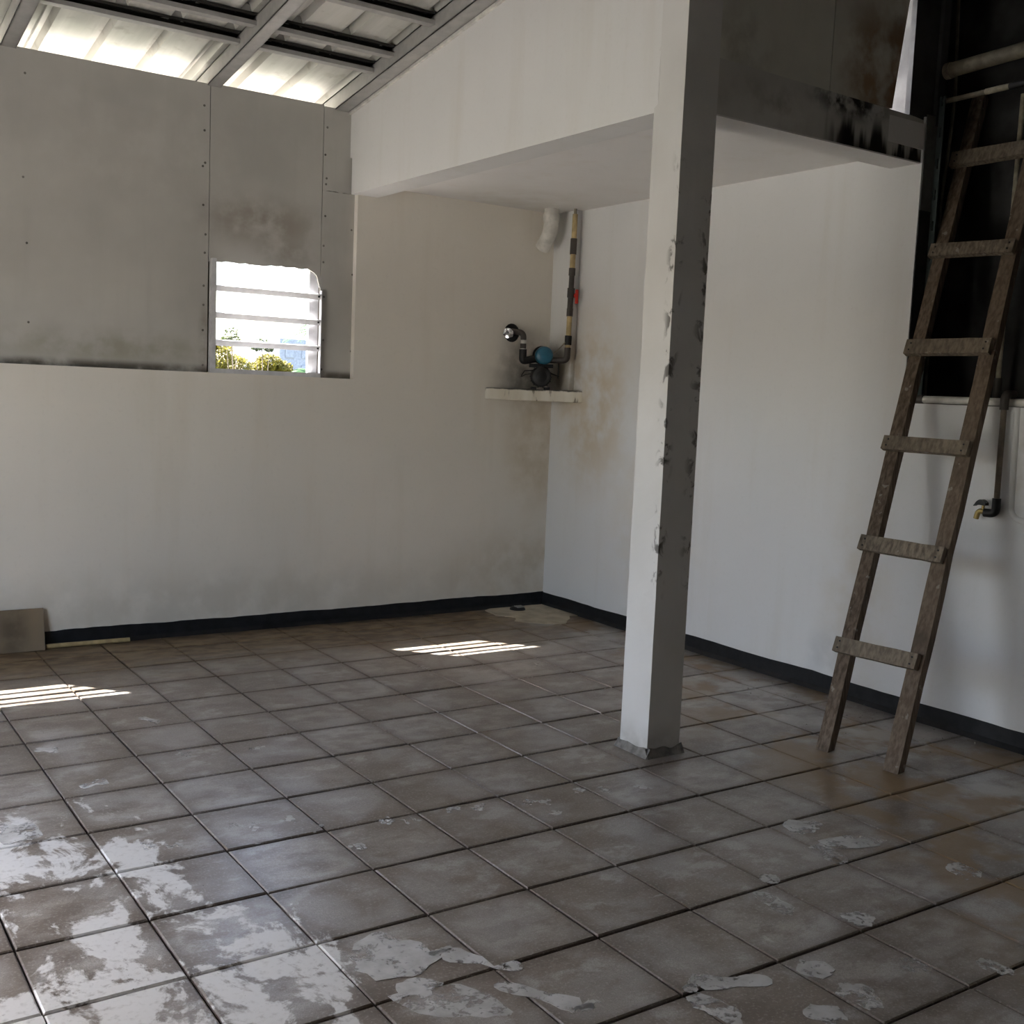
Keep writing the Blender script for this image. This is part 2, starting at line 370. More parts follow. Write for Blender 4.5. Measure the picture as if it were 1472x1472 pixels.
# ------------------------------------------------------------------ the setting
floor = MB().box((XL, YF, -.4), (12.3, 5.3, -.035)).build('floor', MT['grout'], kind='structure')
GA, GB = .016, .026                          # joint widths
def tile_mesh(wx, wy, seed):
    rr = random.Random(seed); m = MB(); ch = .012
    z0, z1 = -.06, 0.0
    a = [(0, 0), (wx, 0), (wx, wy), (0, wy)]
    i = [(ch, ch), (wx - ch, ch), (wx - ch, wy - ch), (ch, wy - ch)]
    dz = [rr.uniform(-.003, .003) for _ in range(4)]
    vs = [(p[0], p[1], z0) for p in a] + [(p[0], p[1], z1 - ch * .8) for p in a] + [(p[0], p[1], z1 + d) for p, d in zip(i, dz)]
    fs = [(0, 3, 2, 1)] + [(k, (k + 1) % 4, 4 + (k + 1) % 4, 4 + k) for k in range(4)] + [(4 + k, 4 + (k + 1) % 4, 8 + (k + 1) % 4, 8 + k) for k in range(4)] + [(8, 9, 10, 11)]
    m._add(vs, fs); return m.mesh('tile', MT['tile'])
full = [tile_mesh(1 - GA, 1 - GB, k) for k in range(5)]
e_x = tile_mesh(XR - 11 - GA, 1 - GB, 20); e_y = tile_mesh(1 - GA, YB - 4 - GB, 21); e_xy = tile_mesh(XR - 11 - GA, YB - 4 - GB, 22)
fo = Vector(ORG['floor'])
far = MB(); cnt = 0
for i in range(int(XL), 12):
    for j in range(int(YF), 5):
        me = e_xy if (i == 11 and j == 4) else e_x if i == 11 else e_y if j == 4 else full[(i * 7 + j * 3) % 5]
        # the part of the floor the photograph shows, plus a margin
        seen = j >= -11 and i >= -1 and (j > -10.8 + .0 * i) and (i - 12.6) < (j + 6.6) * .0 + 0 and (j > -7.4 - .62 * (i + .3)) and (j > -9.8 + .62 * (i - 5.9) - 1.0 or i < 6) and not (i < 0 and j > 0)
        if seen:
            t = bpy.data.objects.new('tile', me); C.objects.link(t); t.parent = floor
            t.location = (Vector((i + GA / 2 + random.uniform(-.003, .003), j + GB / 2 + random.uniform(-.004, .004), random.uniform(-.004, .0))) - fo) * T; cnt += 1
        else:
            w1 = (XR - 11 if i == 11 else 1) - GA; w2 = (YB - 4 if j == 4 else 1) - GB
            far.box((i + GA / 2, j + GB / 2, -.03), (i + GA / 2 + w1, j + GB / 2 + w2, -.002))
far.build('outer_tiles', MT['tile'], floor, kind='stuff')
print('floor tiles', cnt)

# back wall: masonry below, thin boards above, masonry again behind the alcove
m = MB().box((XL - .5, YB, -.4), (12.1, 5.3, 4.43)).box((7.42, YB, 4.43), (12.1, 5.3, 8.3))
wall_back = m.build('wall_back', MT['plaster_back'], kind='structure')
WIN = [(4.81, 6.80), (4.81 - 6.87, 6.80 - 6.87)]
def board(x0, x1, z0, z1, cut=None, jag=False):
    rr = random.Random(int(x0 * 100 + z0)); zt = z1
    if jag:      # lower edge hacked off by hand over the window, rounded at one side
        xs = [x0 + .0 + (x1 - x0) * k / 34 for k in range(35)]
        low = []
        for k, xx in enumerate(xs):
            q = z0 + .04 * (k / 34) + rr.uniform(-.014, .014)
            if xx > x1 - .26: u = (xx - (x1 - .26)) / .26; q -= .30 * (1 - math.sqrt(max(0, 1 - u * u)))
            low.append((xx, YP, q))
        poly = low + [(x1, YP, z1), (x0, YP, z1)]
    else:
        n = 14; poly = [(x0 + (x1 - x0) * k / n, YP, z0 + rr.uniform(-.012, .006)) for k in range(n + 1)] + [(x1, YP, z1 - rr.uniform(0, .01)), (x0, YP, z1)]
    return MB().prism(poly, (0, .04, 0)).build('board', MT['board'], wall_back)
g_ = .012
board(XL, WIN[1][0] - g_, 4.43, 9.12); board(WIN[1][0], WIN[1][1], 6.27, 9.12, jag=True); board(WIN[1][1] + g_, .72, 4.38, 9.12)
board(.72 + g_, 4.79 - g_, 4.38, 9.12); board(4.79, 6.79, 6.27, 9.13, jag=True)
board(6.79 + g_, 7.44, 7.69, 9.11); board(6.79 + g_, 7.44, 4.38, 7.68)
for (xa, xb, za, zb) in ((4.70, 4.90, 6.3, 9.1), (4.66, 4.815, 4.44, 6.4), (6.70, 6.90, 6.36, 9.1), (6.79, 6.95, 4.44, 6.4), (6.8, 7.44, 7.6, 7.78), (.6, .84, 4.44, 9.1)):
    MB().box((xa, YP + .042, za), (xb, YP + .12, zb)).build('light_stop', MT['wood_dark'], wall_back)  # unseen strips added to stop daylight leaking through the seams
m = MB(); rr = random.Random(3)              # screw heads along the seams
for xx in (4.70, 6.85):
    for zz_ in (8.75, 8.35, 7.9, 7.75, 7.2, 6.7, 6.4, 5.9, 5.5, 5.1, 4.6):
        m.lathe((xx + rr.uniform(-.03, .03), YP + .002, zz_ + rr.uniform(-.06, .06)), (0, -1, 0), [(0, .022), (.008, .018)], 7)
for xx in (1.95, 7.34): 
    for zz_ in (8.8, 7.2, 6.1, 4.9): m.lathe((xx + rr.uniform(-.1, .1), YP + .002, zz_ + rr.uniform(-.2, .2)), (0, -1, 0), [(0, .02), (.008, .016)], 7)
m.build('screw_heads', MT['mortar'], wall_back, kind='stuff')

# corner chase above the shelf
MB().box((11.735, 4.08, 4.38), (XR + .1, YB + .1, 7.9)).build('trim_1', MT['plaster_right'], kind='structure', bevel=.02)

# right wall: full height behind the alcove, half height beyond it
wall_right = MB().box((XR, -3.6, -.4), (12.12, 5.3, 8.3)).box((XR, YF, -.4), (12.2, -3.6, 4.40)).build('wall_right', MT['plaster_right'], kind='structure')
MB().box((13.2, -12.0, 3.6), (13.5, -1.8, 11.8)).build('wall_shaft_back', MT['dark_sheet'], kind='structure')  # the shaft's darkness is put into the sheet colour
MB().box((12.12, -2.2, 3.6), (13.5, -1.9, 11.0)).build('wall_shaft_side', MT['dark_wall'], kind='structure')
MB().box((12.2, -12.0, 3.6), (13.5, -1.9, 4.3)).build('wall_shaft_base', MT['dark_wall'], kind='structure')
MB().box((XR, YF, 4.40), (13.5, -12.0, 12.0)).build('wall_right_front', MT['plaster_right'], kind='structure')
MB().box((12.0, -3.75, 10.75), (13.5, -1.8, 10.95)).build('shaft_sun_cover', MT['dark_wall'], kind='structure')  # unseen cover added to keep the sun out of the shaft
MB().box((XR + .015, -3.615, 4.41), (12.12, -3.6, 7.05)).build('dark_cover_board', MT['dark_wall'], wall_right)  # added thin cover that blackens the wall's own end face
MB().box((XR + .02, -3.615, 7.05), (12.13, -3.6, 8.33)).build('dark_cover_board', MT['end_face_grey'], wall_right)  # added cover greying the upper part of the same end face
# left wall with its wide open doorway, wall behind the camera
OY0, OY1, OZ = -5.2, 0.4, 6.6
MB().box((XL - .5, YF, -.4), (XL, OY0, 13)).build('wall_left_front', MT['drab'], kind='structure')
wl_ = MB().box((XL - .5, OY1, -.4), (XL, 5.3, 9.6)).box((XL - .5, OY0, OZ), (XL, OY1, 11.2))
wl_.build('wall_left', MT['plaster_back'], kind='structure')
MB().box((XL - .5, YF - .5, -.4), (13.5, YF, 13)).build('wall_front', MT['drab'], kind='structure')

# column at the corner of the alcove, uneven by hand
m = MB(); nz = 60; ring = []
for k in range(nz + 1):
    zz_ = 10.62 * k / nz
    for (xx, yy) in ((7.31, -3.75), (7.565, -3.75), (7.825, -3.75), (7.825, -3.5), (7.825, -3.24), (7.565, -3.24), (7.31, -3.24), (7.31, -3.5)):
        q = mnoise.noise(Vector((xx * 3, yy * 3, zz_ * 1.3))) * .012 + mnoise.noise(Vector((xx * 3, yy * 3 + 9, zz_ * 6))) * .006
        ring.append((xx + q, yy + q * .8, zz_))
m._add(ring, [(k * 8 + a, k * 8 + (a + 1) % 8, (k + 1) * 8 + (a + 1) % 8, (k + 1) * 8 + a) for k in range(nz) for a in range(8)] + [tuple(range(7, -1, -1)), tuple(nz * 8 + a for a in range(8))])
column = m.build('column', MT['column'], kind='structure')
m = MB()
for (p, q, o) in (((7.27, -3.80), (7.86, -3.80), (0, -1)), ((7.27, -3.80), (7.27, -3.2), (-1, 0))):
    n = 16
    for k in range(n):
        a = Vector((*p, 0)).lerp(Vector((*q, 0)), k / n); c2 = Vector((*p, 0)).lerp(Vector((*q, 0)), (k + 1) / n)
        h0 = .10 + .05 * mnoise.noise(a * 5); h1 = .10 + .05 * mnoise.noise(c2 * 5); d = Vector((*o, 0)) * .02
        i0 = a - Vector((*o, 0)) * .045; i1 = c2 - Vector((*o, 0)) * .045
        m._add([a + d, c2 + d, i1 + Vector((0, 0, h1)), i0 + Vector((0, 0, h0)), i0, i1], [(0, 1, 2, 3), (0, 3, 4), (1, 5, 2), (0, 4, 5, 1)])
m.build('mortar_fillet', MT['mortar'], column)

# upper wall over the left edge of the alcove, with its beam
m = MB().prism([(7.312, -3.3, 8.3), (7.312, YP + .2, 8.3), (7.312, YP + .2, roofz(YP + .2) + .29), (7.312, -3.3, roofz(-3.3) + .29)], (.25, 0, 0))
m.prism([(7.312, -3.3, 7.645), (7.312, YB + .05, 7.67), (7.312, YB + .05, 8.3), (7.312, -3.3, 8.3)], (.50, 0, 0))
wall_upper = m.build('wall_alcove_left', MT['plaster_upper'], kind='structure')
MB().prism([(7.27, YP + .3, roofz(YP + .3) - .04), (7.27, -3.7, roofz(-3.7) - .05), (7.27, -3.7, roofz(-3.7) + .12), (7.27, YP + .3, roofz(YP + .3) + .12)], (.09, 0, 0)).build('trim_2', MT['pvc_white'], kind='structure')
# beam and boards over the front edge of the alcove
Y2 = lambda xx: -3.75 + (xx - 7.31) / (XR - 7.31) * .18
m = MB().prism([(7.8, Y2(7.8), 7.64), (12.1, Y2(12.1), 7.70), (12.1, Y2(12.1), 8.27), (7.8, Y2(7.8), 8.27)], (0, .5, 0))
wall_af = m.build('wall_alcove_front', MT['sooty'], kind='structure')
MB().prism([(7.8, Y2(7.8) + .002, 7.622), (12.1, Y2(12.1) + .002, 7.682), (12.1, Y2(12.1) + .002, 7.70), (7.8, Y2(7.8) + .002, 7.64)], (0, .496, 0)).build('beam_underside', MT['soffit'], wall_af)
MB().box((9.8, Y2(9.9) + .11, 8.2), (10.0, Y2(9.9) + .2, 10.6)).build('light_stop', MT['wood_dark'], wall_af)  # added behind the front boards' seam to stop a light leak
MB().prism([(7.83, Y2(7.8) + .11, 8.22), (11.19, Y2(11.2) + .11, 8.26), (11.19, Y2(11.2) + .11, 8.36), (7.83, Y2(7.8) + .11, 8.34)], (0, .1, 0)).build('light_stop', MT['wood_dark'], wall_af)  # added along the front boards' foot to stop a light leak
def fboard(poly): return MB().prism([(a, Y2(a) + .05, z_) for a, z_ in poly], (0, .05, 0)).build('board', MT['board_front'], wall_af)
fboard([(7.83, 8.26), (9.885, 8.28), (9.885, 10.64), (7.83, 10.64)])
fboard([(9.90, 8.28), (11.20, 8.31), (11.27, 8.8), (11.41, 9.75), (11.50, 10.64), (9.90, 10.64)])
MB().prism([(11.52, Y2(11.5), 8.28), (12.1, Y2(12.1), 8.24), (12.12, Y2(12.1), 10.64), (11.50, Y2(11.5), 10.64)], (0, .08, 0)).build('dark_cover_board', MT['dark_sheet'], wall_af)
MB().box((12.05, -3.62, 8.2), (12.2, -1.9, 10.8)).build('dark_cover_board', MT['dark_sheet'], wall_af)
# slab over the alcove
MB().box((7.5, -3.6, 7.86), (12.1, 5.2, 8.2)).build('ceiling_alcove', MT['soffit'], kind='structure')

# black painted skirting with a hand-cut upper edge
def skirting(name, p, q, nrm, seed):
    p, q, d = Vector(p), Vector(q), Vector(nrm); n = 110; vs = []
    for k in range(n + 1):
        a = p.lerp(q, k / n); h = .255 + .022 * mnoise.noise(Vector((k * .17, seed, 0))) + .01 * mnoise.noise(Vector((k * .8, seed, 3)))
        o = .03 + .02 * mnoise.noise(Vector((k * .3, seed, 7)))
        vs += [a, a + d * (.05 + o), a + d * .014 + Vector((0, 0, .06)), a + d * .012 + Vector((0, 0, h)), a + Vector((0, 0, h))]
    fs = [(k * 5 + c_, k * 5 + c_ + 1, k * 5 + c_ + 6, k * 5 + c_ + 5) for k in range(n) for c_ in range(4)]
    return MB()._add(vs, fs).build(name, MT['skirt'], kind='structure')
skirting('baseboard_back', (XL, YB, 0), (XR, YB, 0), (0, -1, 0), 1.3)
skirting('baseboard_right', (XR, YB, 0), (XR, YF, 0), (-1, 0, 0), 4.1)

# windows: steel frame, three flat bars, screw tabs
def window(name, x0, x1):
    fr = MB().box((x0, 4.84, 4.43), (x0 + .085, 5.0, 6.32)).box((x1 - .19, 4.978, 4.43), (x1, 5.05, 6.32)).box((x0 + .085, 4.84, 4.425), (x1 - .0, 5.02, 4.505))
    fr.box((x0 + .085, 4.978, 6.36), (x1 - .125, 5.03, 6.44)).box((x1 - .012, 4.84, 4.43), (x1 + .004, 4.93, 5.95))
    f = fr.build(name, MT['white_steel'], kind='structure')
    for zz_ in (5.84, 5.393, 4.938):
        br = MB().obox(((x0 + x1) / 2, 4.875, zz_), ((x1 - x0) / 2 + .01, 0, 0), (0, .010, .006), (0, -.022, .045)).build('bar', MT['white_steel'], f)
        MB().lathe((x1 - .055, 4.862, zz_), (0, -1, 0), [(0, .018), (.012, .018)], 8).build('screw', MT['black'], br)
    return f
window('window_1', *WIN[0]); window('window_2', *WIN[1])

# roof: ribbed sheets on purlins and rafters
MB().box((XL - 3.2, OY0 - 1, OZ + .75), (XL - .5, OY1 + 1.2, OZ + .9)).build('added_canopy', MT['slab'], kind='structure')   # unseen canopy added to shade the doorway from the sun
ceil = MB().box((XL, -17.7, roofz(-17.7)), (13.4, -17.5, roofz(-17.7, .25))).build('ceiling', MT['steel'], kind='structure')      # end beam that carries the roof's parts
def sheet(x0, y0, y1, ribs=3, pitch=.8):
    prof = []
    for k in range(ribs):
        xx = x0 + k * pitch
        prof += [(xx, 0), (xx + .04, .0), (xx + .085, .125), (xx + .175, .125), (xx + .22, 0), (xx + .36, .012), (xx + .5, .014), (xx + .66, .01)]
    prof += [(x0 + ribs * pitch, 0), (x0 + ribs * pitch + .04, .0)]
    n = 26; vs = []
    for j in range(n + 1):
        yy = y0 + (y1 - y0) * j / n
        for (a, h) in prof:
            vs.append((a, yy, roofz(yy, SH) + h + (.018 * mnoise.noise(Vector((a * 1.2, yy * .9, 1))) if h < .1 else 0)))
    k = len(prof)
    fs = [(j * k + a, j * k + a + 1, (j + 1) * k + a + 1, (j + 1) * k + a) for j in range(n) for a in range(k - 1)]
    ob = MB()._add(vs, fs).build('roof_sheet', MT['zinc'], ceil)
    md = ob.modifiers.new('thick', 'SOLIDIFY'); md.thickness = .0012; md.offset = 1
    return ob
for k in range(5): sheet(1.93 + .04 - 2.4 * 3 + 2.4 * k + .07, 6.3, YF - .6)
x_ = 1.93 + .04 - 7.2 + .07 + 12.0
sheet(x_ - .03, 6.3, -3.4, 1, .6)
for k in range(3): sheet(x_ - .03 + 2.4 * k, -1.8, YF - .6)  # unseen eaves lengthened past the front boards to stop a sun streak
def purlin(yy, x0=XL - .5, x1=7.33, h=.175):
    # C-section open towards the room: web at the back, two flanges, a lower lip
    z0 = roofz(yy, .12); w_ = .15
    p = MB().box((x0, yy + w_ - .012, z0), (x1, yy + w_, z0 + h)).box((x0, yy, z0 + h - .014), (x1, yy + w_, z0 + h)).box((x0, yy, z0 + h - .04), (x1, yy + .01, z0 + h - .014)).build('purlin', MT['channel_shade'], ceil)
    MB().box((x0, yy, z0 - .004), (x1, yy + w_, z0 + .014)).box((x0, yy - .006, z0 - .004), (x1, yy + .006, z0 + .06)).build('lip', MT['steel'], p)  # paler steel gives the lip its lit tone against the darkened web
    return p
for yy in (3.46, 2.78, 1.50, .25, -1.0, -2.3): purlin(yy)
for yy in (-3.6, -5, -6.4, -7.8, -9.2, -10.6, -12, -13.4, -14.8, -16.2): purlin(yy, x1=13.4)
def rafter(xc, y0, y1, w_=.11):
    m = MB(); d = Vector((0, y1 - y0, roofz(y1) - roofz(y0)))
    for (a, b_, c_, e_) in ((-w_, w_, 0, .02), (-w_, -w_ + .02, 0, .27), (w_ - .02, w_, 0, .27), (-w_, w_, .25, .27)):
        m.prism([(xc + a, y0, roofz(y0, c_)), (xc + b_, y0, roofz(y0, c_)), (xc + b_, y0, roofz(y0, e_)), (xc + a, y0, roofz(y0, e_))], d)
    return m.build('rafter', MT['steel'], ceil)
for xc in (4.84, 1.72, -1.4): rafter(xc, 6.2, YF)
rafter(7.13, 5.6, -3.6, .13)
# clips where the sheets are screwed to the purlins
for yy in (3.46, 2.78, 1.50):
    for k in range(9):
        xx = 1.93 + .04 - 2.4 + .07 + .8 * k + .13
        if 1.2 < xx < 7.2: MB().prism([(xx - .10, yy + .02, roofz(yy, SH) - .02), (xx + .10, yy + .02, roofz(yy, SH) - .02), (xx + .06, yy + .02, roofz(yy, SH) + .10), (xx - .06, yy + .02, roofz(yy, SH) + .10)], (0, .05, 0)).build('clip', MT['steel'], ceil)

# ------------------------------------------------------------------ ladder
L0, R0, D = Vector((9.506, -4.559, 0)), Vector((9.616, -5.506, 0)), Vector((.399, .111, 1))
wv = (R0 - L0).normalized(); dv = D.normalized(); nv = dv.cross(wv).normalized()
if nv.x > 0: nv = -nv
wv = (wv - dv * wv.dot(dv)).normalized()
ladder = thing('ladder', tuple((L0 + R0) / 2), 'weathered wooden ladder leaning over the half wall at the right', 'ladder')
def beam_path(p0, z1, bow, hw, hd, seed, name, mat):
    n = 18; vs = []; z0 = 0
    for k in range(n + 1):
        zz_ = z0 + (z1 - z0) * k / n
        c_ = p0 + D * zz_ + wv * (bow * math.sin(math.pi * k / n) + .012 * mnoise.noise(Vector((k * .5, seed, 0)))) - nv * hd
        j = 1 + .10 * mnoise.noise(Vector((k * .7, seed, 5)))
        for (a, b_) in ((-1, 1), (1, 1), (1, -1), (-1, -1)):
            q = c_ + wv * a * hw * j + nv * b_ * hd
            if k == 0: q = q - D * q.z            # foot cut level with the floor
            vs.append(q)
    fs = [(k * 4 + a, k * 4 + (a + 1) % 4, (k + 1) * 4 + (a + 1) % 4, (k + 1) * 4 + a) for k in range(n) for a in range(4)] + [(3, 2, 1, 0), tuple(n * 4 + a for a in range(4))]
    return MB()._add(vs, fs).build(name, mat, ladder)
beam_path(L0, 8.8, -.02, .088, .07, 1.0, 'rail', MT['wood'])
beam_path(R0, 9.3, .02, .100, .07, 2.0, 'rail', MT['wood'])
for k, zz_ in enumerate((1.292, 2.548, 3.828, 5.134, 6.462, 7.832)):
    a = L0 + D * (zz_ + (-.03, .0, .02, .0, .03, -.02)[k]) - wv * (.13, .13, .14, .14, .13, .14)[k]; b_ = R0 + D * (zz_ + (-.04, -.03, -.0, .0, .0, .0)[k]) + wv * (.06, .08, .10, .09, .10, .2)[k]
    u = (b_ - a); hh = (.098, .100, .095, .105, .095, .11)[k]; th = (.05, .045, .045, .05, .045, .05)[k]; vs = []; n = 8
    side = nv; upv = (nv.cross(u.normalized())); upv = upv if upv.z > 0 else -upv
    for j in range(n + 1):
        c_ = a + u * j / n + side * th; e = 1 + .07 * mnoise.noise(Vector((j * .6, k, 2)))
        for (s1, s2) in ((-1, 1), (1, 1), (1, -1), (-1, -1)): vs.append(c_ + upv * s1 * hh * e + side * s2 * th * .96)
    fs = [(j * 4 + q, j * 4 + (q + 1) % 4, (j + 1) * 4 + (q + 1) % 4, (j + 1) * 4 + q) for j in range(n) for q in range(4)] + [(3, 2, 1, 0), tuple(n * 4 + q for q in range(4))]
    rung = MB()._add(vs, fs).build('rung', MT['wood_grey'], ladder)
    for t_ in (.06, .94):
        for s1 in (-.45, .45):
            MB().lathe(a + u * (t_ + .01 * s1) + side * th * 1.94 + upv * hh * s1, side, [(0, .014), (.006, .012)], 7).build('nail', MT['black'], rung)

# ------------------------------------------------------------------ corner shelf, pump and pipes
MB().prism([(10.17, YB + .05, 4.16), (11.90, 3.76, 4.165), (11.90, YB + .05, 4.165)], (0, 0, .225)).build('corner_shelf', MT['shelf'], bevel=.02, label='triangular cream painted corner shelf carrying the blue pump', category='shelf')
ax = Vector((-.53, -.85, 0)).normalized(); sd = Vector((-ax.y, ax.x, 0)) * -1      # towards the room, and along the shelf edge (to the right)
if sd.x < 0: sd = -sd
pc = Vector((11.24, 4.36, 4.39))
pump = thing('water_pump', tuple(pc), 'small water pump with blue cap and black motor on the corner shelf', 'pump')
mc = pc + Vector((0, 0, .25))
mot = MB().lathe(mc - ax * .12, ax, [(0, .16), (.02, .20), (.26, .20), (.28, .185), (.34, .185), (.37, .16), (.375, .05)], 28).build('motor', MT['cast'], pump)
for k in range(14):
    a_ = 2 * math.pi * k / 14; dd = math.cos(a_) * sd + math.sin(a_) * Vector((0, 0, 1))
    MB().obox(mc + ax * .02 + dd * .205, ax * .11, dd * .012, ax.cross(dd) * .006).build('cooling_fin', MT['cast'], mot)
MB().lathe(mc + ax * .25, ax, [(0, .11), (.012, .10), (.014, .02)], 20).build('fan_grille', MT['black'], mot)
for s_ in (-1, 1): MB().obox(pc + sd * s_ * .13 + Vector((0, 0, .025)), sd * .05, ax * .14, (0, 0, .025)).build('foot', MT['black'], pump)
MB().obox(pc + Vector((0, 0, .46)) + ax * .0, sd * .23, ax * .12, (0, 0, .035)).build('bracket', MT['black'], pump)
tk = pc + Vector((.03, 0, .66)) + sd * .02
MB().lathe(tk - ax * .16, ax, [(0, .12), (.02, .165), (.06, .175), (.26, .178), (.31, .165), (.335, .13), (.342, .04)], 28).build('pressure_cap', MT['blue'], pump, label='blue pressure cap')
MB().lathe(tk - ax * .18 - sd * .04 + Vector((0, 0, .01)), ax, [(0, .13), (.02, .175), (.12, .18), (.14, .16)], 24).build('pump_housing', MT['black'], pump)
MB().tube([mc - sd * .15 + Vector((0, 0, .12)), mc - sd * .32 + Vector((0, 0, .10)), mc - sd * .38 - Vector((0, 0, .0))], .010, 6).build('cable', MT['black'], pump)
MB().tube([mc - sd * .17 + Vector((0, 0, .05)), mc - sd * .30 + Vector((0, 0, .03)), mc - sd * .39 - Vector((0, 0, .02))], .008, 6).build('cable', MT['black'], pump)
MB().tube([mc + sd * .17 + Vector((0, 0, .08)), mc + sd * .36 + Vector((0, 0, .02))], .014, 6).build('drain_lever', MT['black'], pump)
MB().tube([mc + sd * .34 + Vector((0, 0, .30)), mc + sd * .34 - Vector((0, 0, .02))], .012, 6).build('drain_lever', MT['black'], pump)
# suction side
sp = Vector((10.96, 4.60, 4.98))
suc = thing('suction_pipe', tuple(sp), 'dark elbow pipe rising left of the blue pump into the foil-lined wall hole', 'pipe')
MB().tube(arc(tk - sd * .14 - ax * .06 - Vector((0, 0, .06)), sp + Vector((0, 0, -.05)), sp + Vector((0, 0, .18)), .06), .075, 14).build('lower_elbow', MT['black'], suc)
MB().tube([sp + Vector((0, 0, .15)), sp + Vector((0, 0, .19))], .066, 14).build('collar', MT['pvc_white'], suc)
MB().tube([sp + Vector((0, 0, .18)), sp + Vector((0, 0, .29))], .060, 14).build('nipple', MT['pvc_dark'], suc)
MB().tube([sp + Vector((0, 0, .28)), sp + Vector((0, 0, .36))], .058, 14).build('coupling', MT['pvc_white'], suc)
top = sp + Vector((0, 0, .50))
MB().tube(arc(sp + Vector((0, 0, .35)), top, (10.70, 4.80, 5.50), .10), .058, 14).build('upper_elbow', MT['pvc_dark'], suc)
m = MB(); rr = random.Random(5); n = 18; vs = []
fa = Vector((-.62, -.78, 0)).normalized(); fs_ = Vector((fa.y, -fa.x, 0))
for (h, r_) in ((-.06, .085), (.0, .095), (.06, .088), (.12, .098), (.125, .05), (.11, .01)):
    for k in range(n):
        a_ = 2 * math.pi * k / n; r2 = r_ * (1 + rr.uniform(-.07, .07)); q = Vector((10.70, 4.74, 5.455)) + fa * (h + rr.uniform(-.008, .008)) + fs_ * math.cos(a_) * r2 + Vector((0, 0, math.sin(a_) * r2)); vs.append(tuple(q))
m._add(vs, [(j * n + k, j * n + (k + 1) % n, (j + 1) * n + (k + 1) % n, (j + 1) * n + k) for j in range(5) for k in range(n)])
m.build('foil_collar', MT['foil'], suc, label='crumpled silver foil collar')
MB().lathe((10.80, YB - .02, 5.47), (0, -1, 0), [(0, .18), (.012, .17), (.02, .15)], 18).build('hole_rim', MT['black'], suc)
# delivery side
dp = Vector((11.59, 3.99, 4.98))
dlv = thing('delivery_pipe', (dp.x, dp.y, 4.94), 'upright cream and grey pipe with red valve handle right of the pump', 'pipe')
MB().tube(arc(tk + sd * .12 - Vector((0, 0, .08)), (dp.x, dp.y, 4.97), (dp.x, dp.y, 5.22), .10), .062, 14).build('elbow', MT['pvc_dark'], dlv)
def seg(z0, z1, r_, mat, nm, x0=0.0): 
    f = lambda z_: (dp.x + .012 * (z_ - 5) , dp.y, z_)
    return MB().tube([f(z0), f(z1)], r_, 14).build(nm, MT[mat], dlv)
seg(5.20, 5.30, .05, 'pvc_cream', 'pipe_length'); seg(5.27, 5.45, .068, 'black', 'coupling'); seg(5.43, 5.84, .050, 'pvc_cream', 'pipe_length')
seg(5.82, 5.97, .062, 'pvc_dark', 'coupling'); v_ = seg(5.95, 6.30, .056, 'pvc_dark', 'valve_body'); seg(6.18, 6.36, .070, 'pvc_dark', 'valve_collar')
MB().lathe((dp.x + .07, dp.y - .05, 6.22), (.3, -.9, 0), [(0, .03), (.02, .05), (.05, .05), (.06, .02)], 14).build('valve_stem', MT['red'], v_)
MB().obox((dp.x + .085, dp.y - .10, 6.20), (.028, -.01, 0), (.01, .022, 0), (0, 0, .135)).build('valve_handle', MT['red'], v_, bevel=.012, label='red valve handle')
seg(6.34, 6.62, .052, 'pvc_dark', 'valve_tail'); seg(6.60, 6.74, .064, 'pvc_dark', 'coupling'); seg(6.72, 7.02, .052, 'pvc_cream', 'pipe_length')
seg(7.0, 7.30, .064, 'pvc_dark', 'coupling'); seg(7.28, 7.76, .050, 'pvc_cream', 'pipe_length'); seg(7.74, 7.87, .03, 'pvc_olive', 'pipe_stub')
MB().tube([tk + sd * .16 + ax * .05 + Vector((0, 0, .04)), tk + sd * .25 + Vector((0, 0, .10)), Vector((dp.x - .06, dp.y, 5.32))], .012, 6).build('wire', MT['pvc_olive'], dlv)
# soil pipe elbow under the slab
dq = Vector((11.33, 4.36, 7.86))
dr = thing('drain_elbow', (dq.x, dq.y, 7.2), 'white drain pipe elbow coming out under the alcove slab above the pump', 'pipe')
MB().tube([dq + Vector((0, 0, .05)), dq - Vector((0, 0, .12))], .142, 20).build('pipe_stub', MT['pvc_white'], dr)
MB().tube([dq - Vector((0, 0, .10)), dq - Vector((0, 0, .26))], .158, 20).build('socket', MT['pvc_white'], dr)
MB().tube(arc(dq - Vector((0, 0, .24)), dq - Vector((0.0, 0, .44)), dq + Vector((.0, .26, -.72)), .16), .145, 20).build('bend', MT['pvc_white'], dr)

# floor drain in its cement patch
m = MB(); rr = random.Random(8); n = 40; pts = []
pol = [(10.35, 4.62), (10.30, 4.2), (10.50, 3.85), (10.36, 3.55), (10.70, 3.1), (11.1, 3.0), (11.45, 3.3), (11.62, 3.55), (11.83, 3.5), (11.83, 4.75), (10.6, 4.78)]
for k in range(len(pol)):
    a, b_ = Vector((*pol[k], 0)), Vector((*pol[(k + 1) % len(pol)], 0))
    for j in range(5): q = a.lerp(b_, j / 5); pts.append((q.x + .06 * mnoise.noise(q * 3), q.y + .06 * mnoise.noise(q * 3 + Vector((5, 0, 0))), -.01))
MB().prism(pts, (0, 0, .022)).build('cement_patch', MT['cement'], floor)
fd = thing('floor_drain', (11.0, 4.46, .012), 'small dark floor drain with slotted cover in the cement patch', 'drain')
MB().lathe((11.0, 4.46, .012), (0, 0, 1), [(0, .16), (.03, .15), (.06, .11)], 20).build('drain_body', MT['black'], fd)
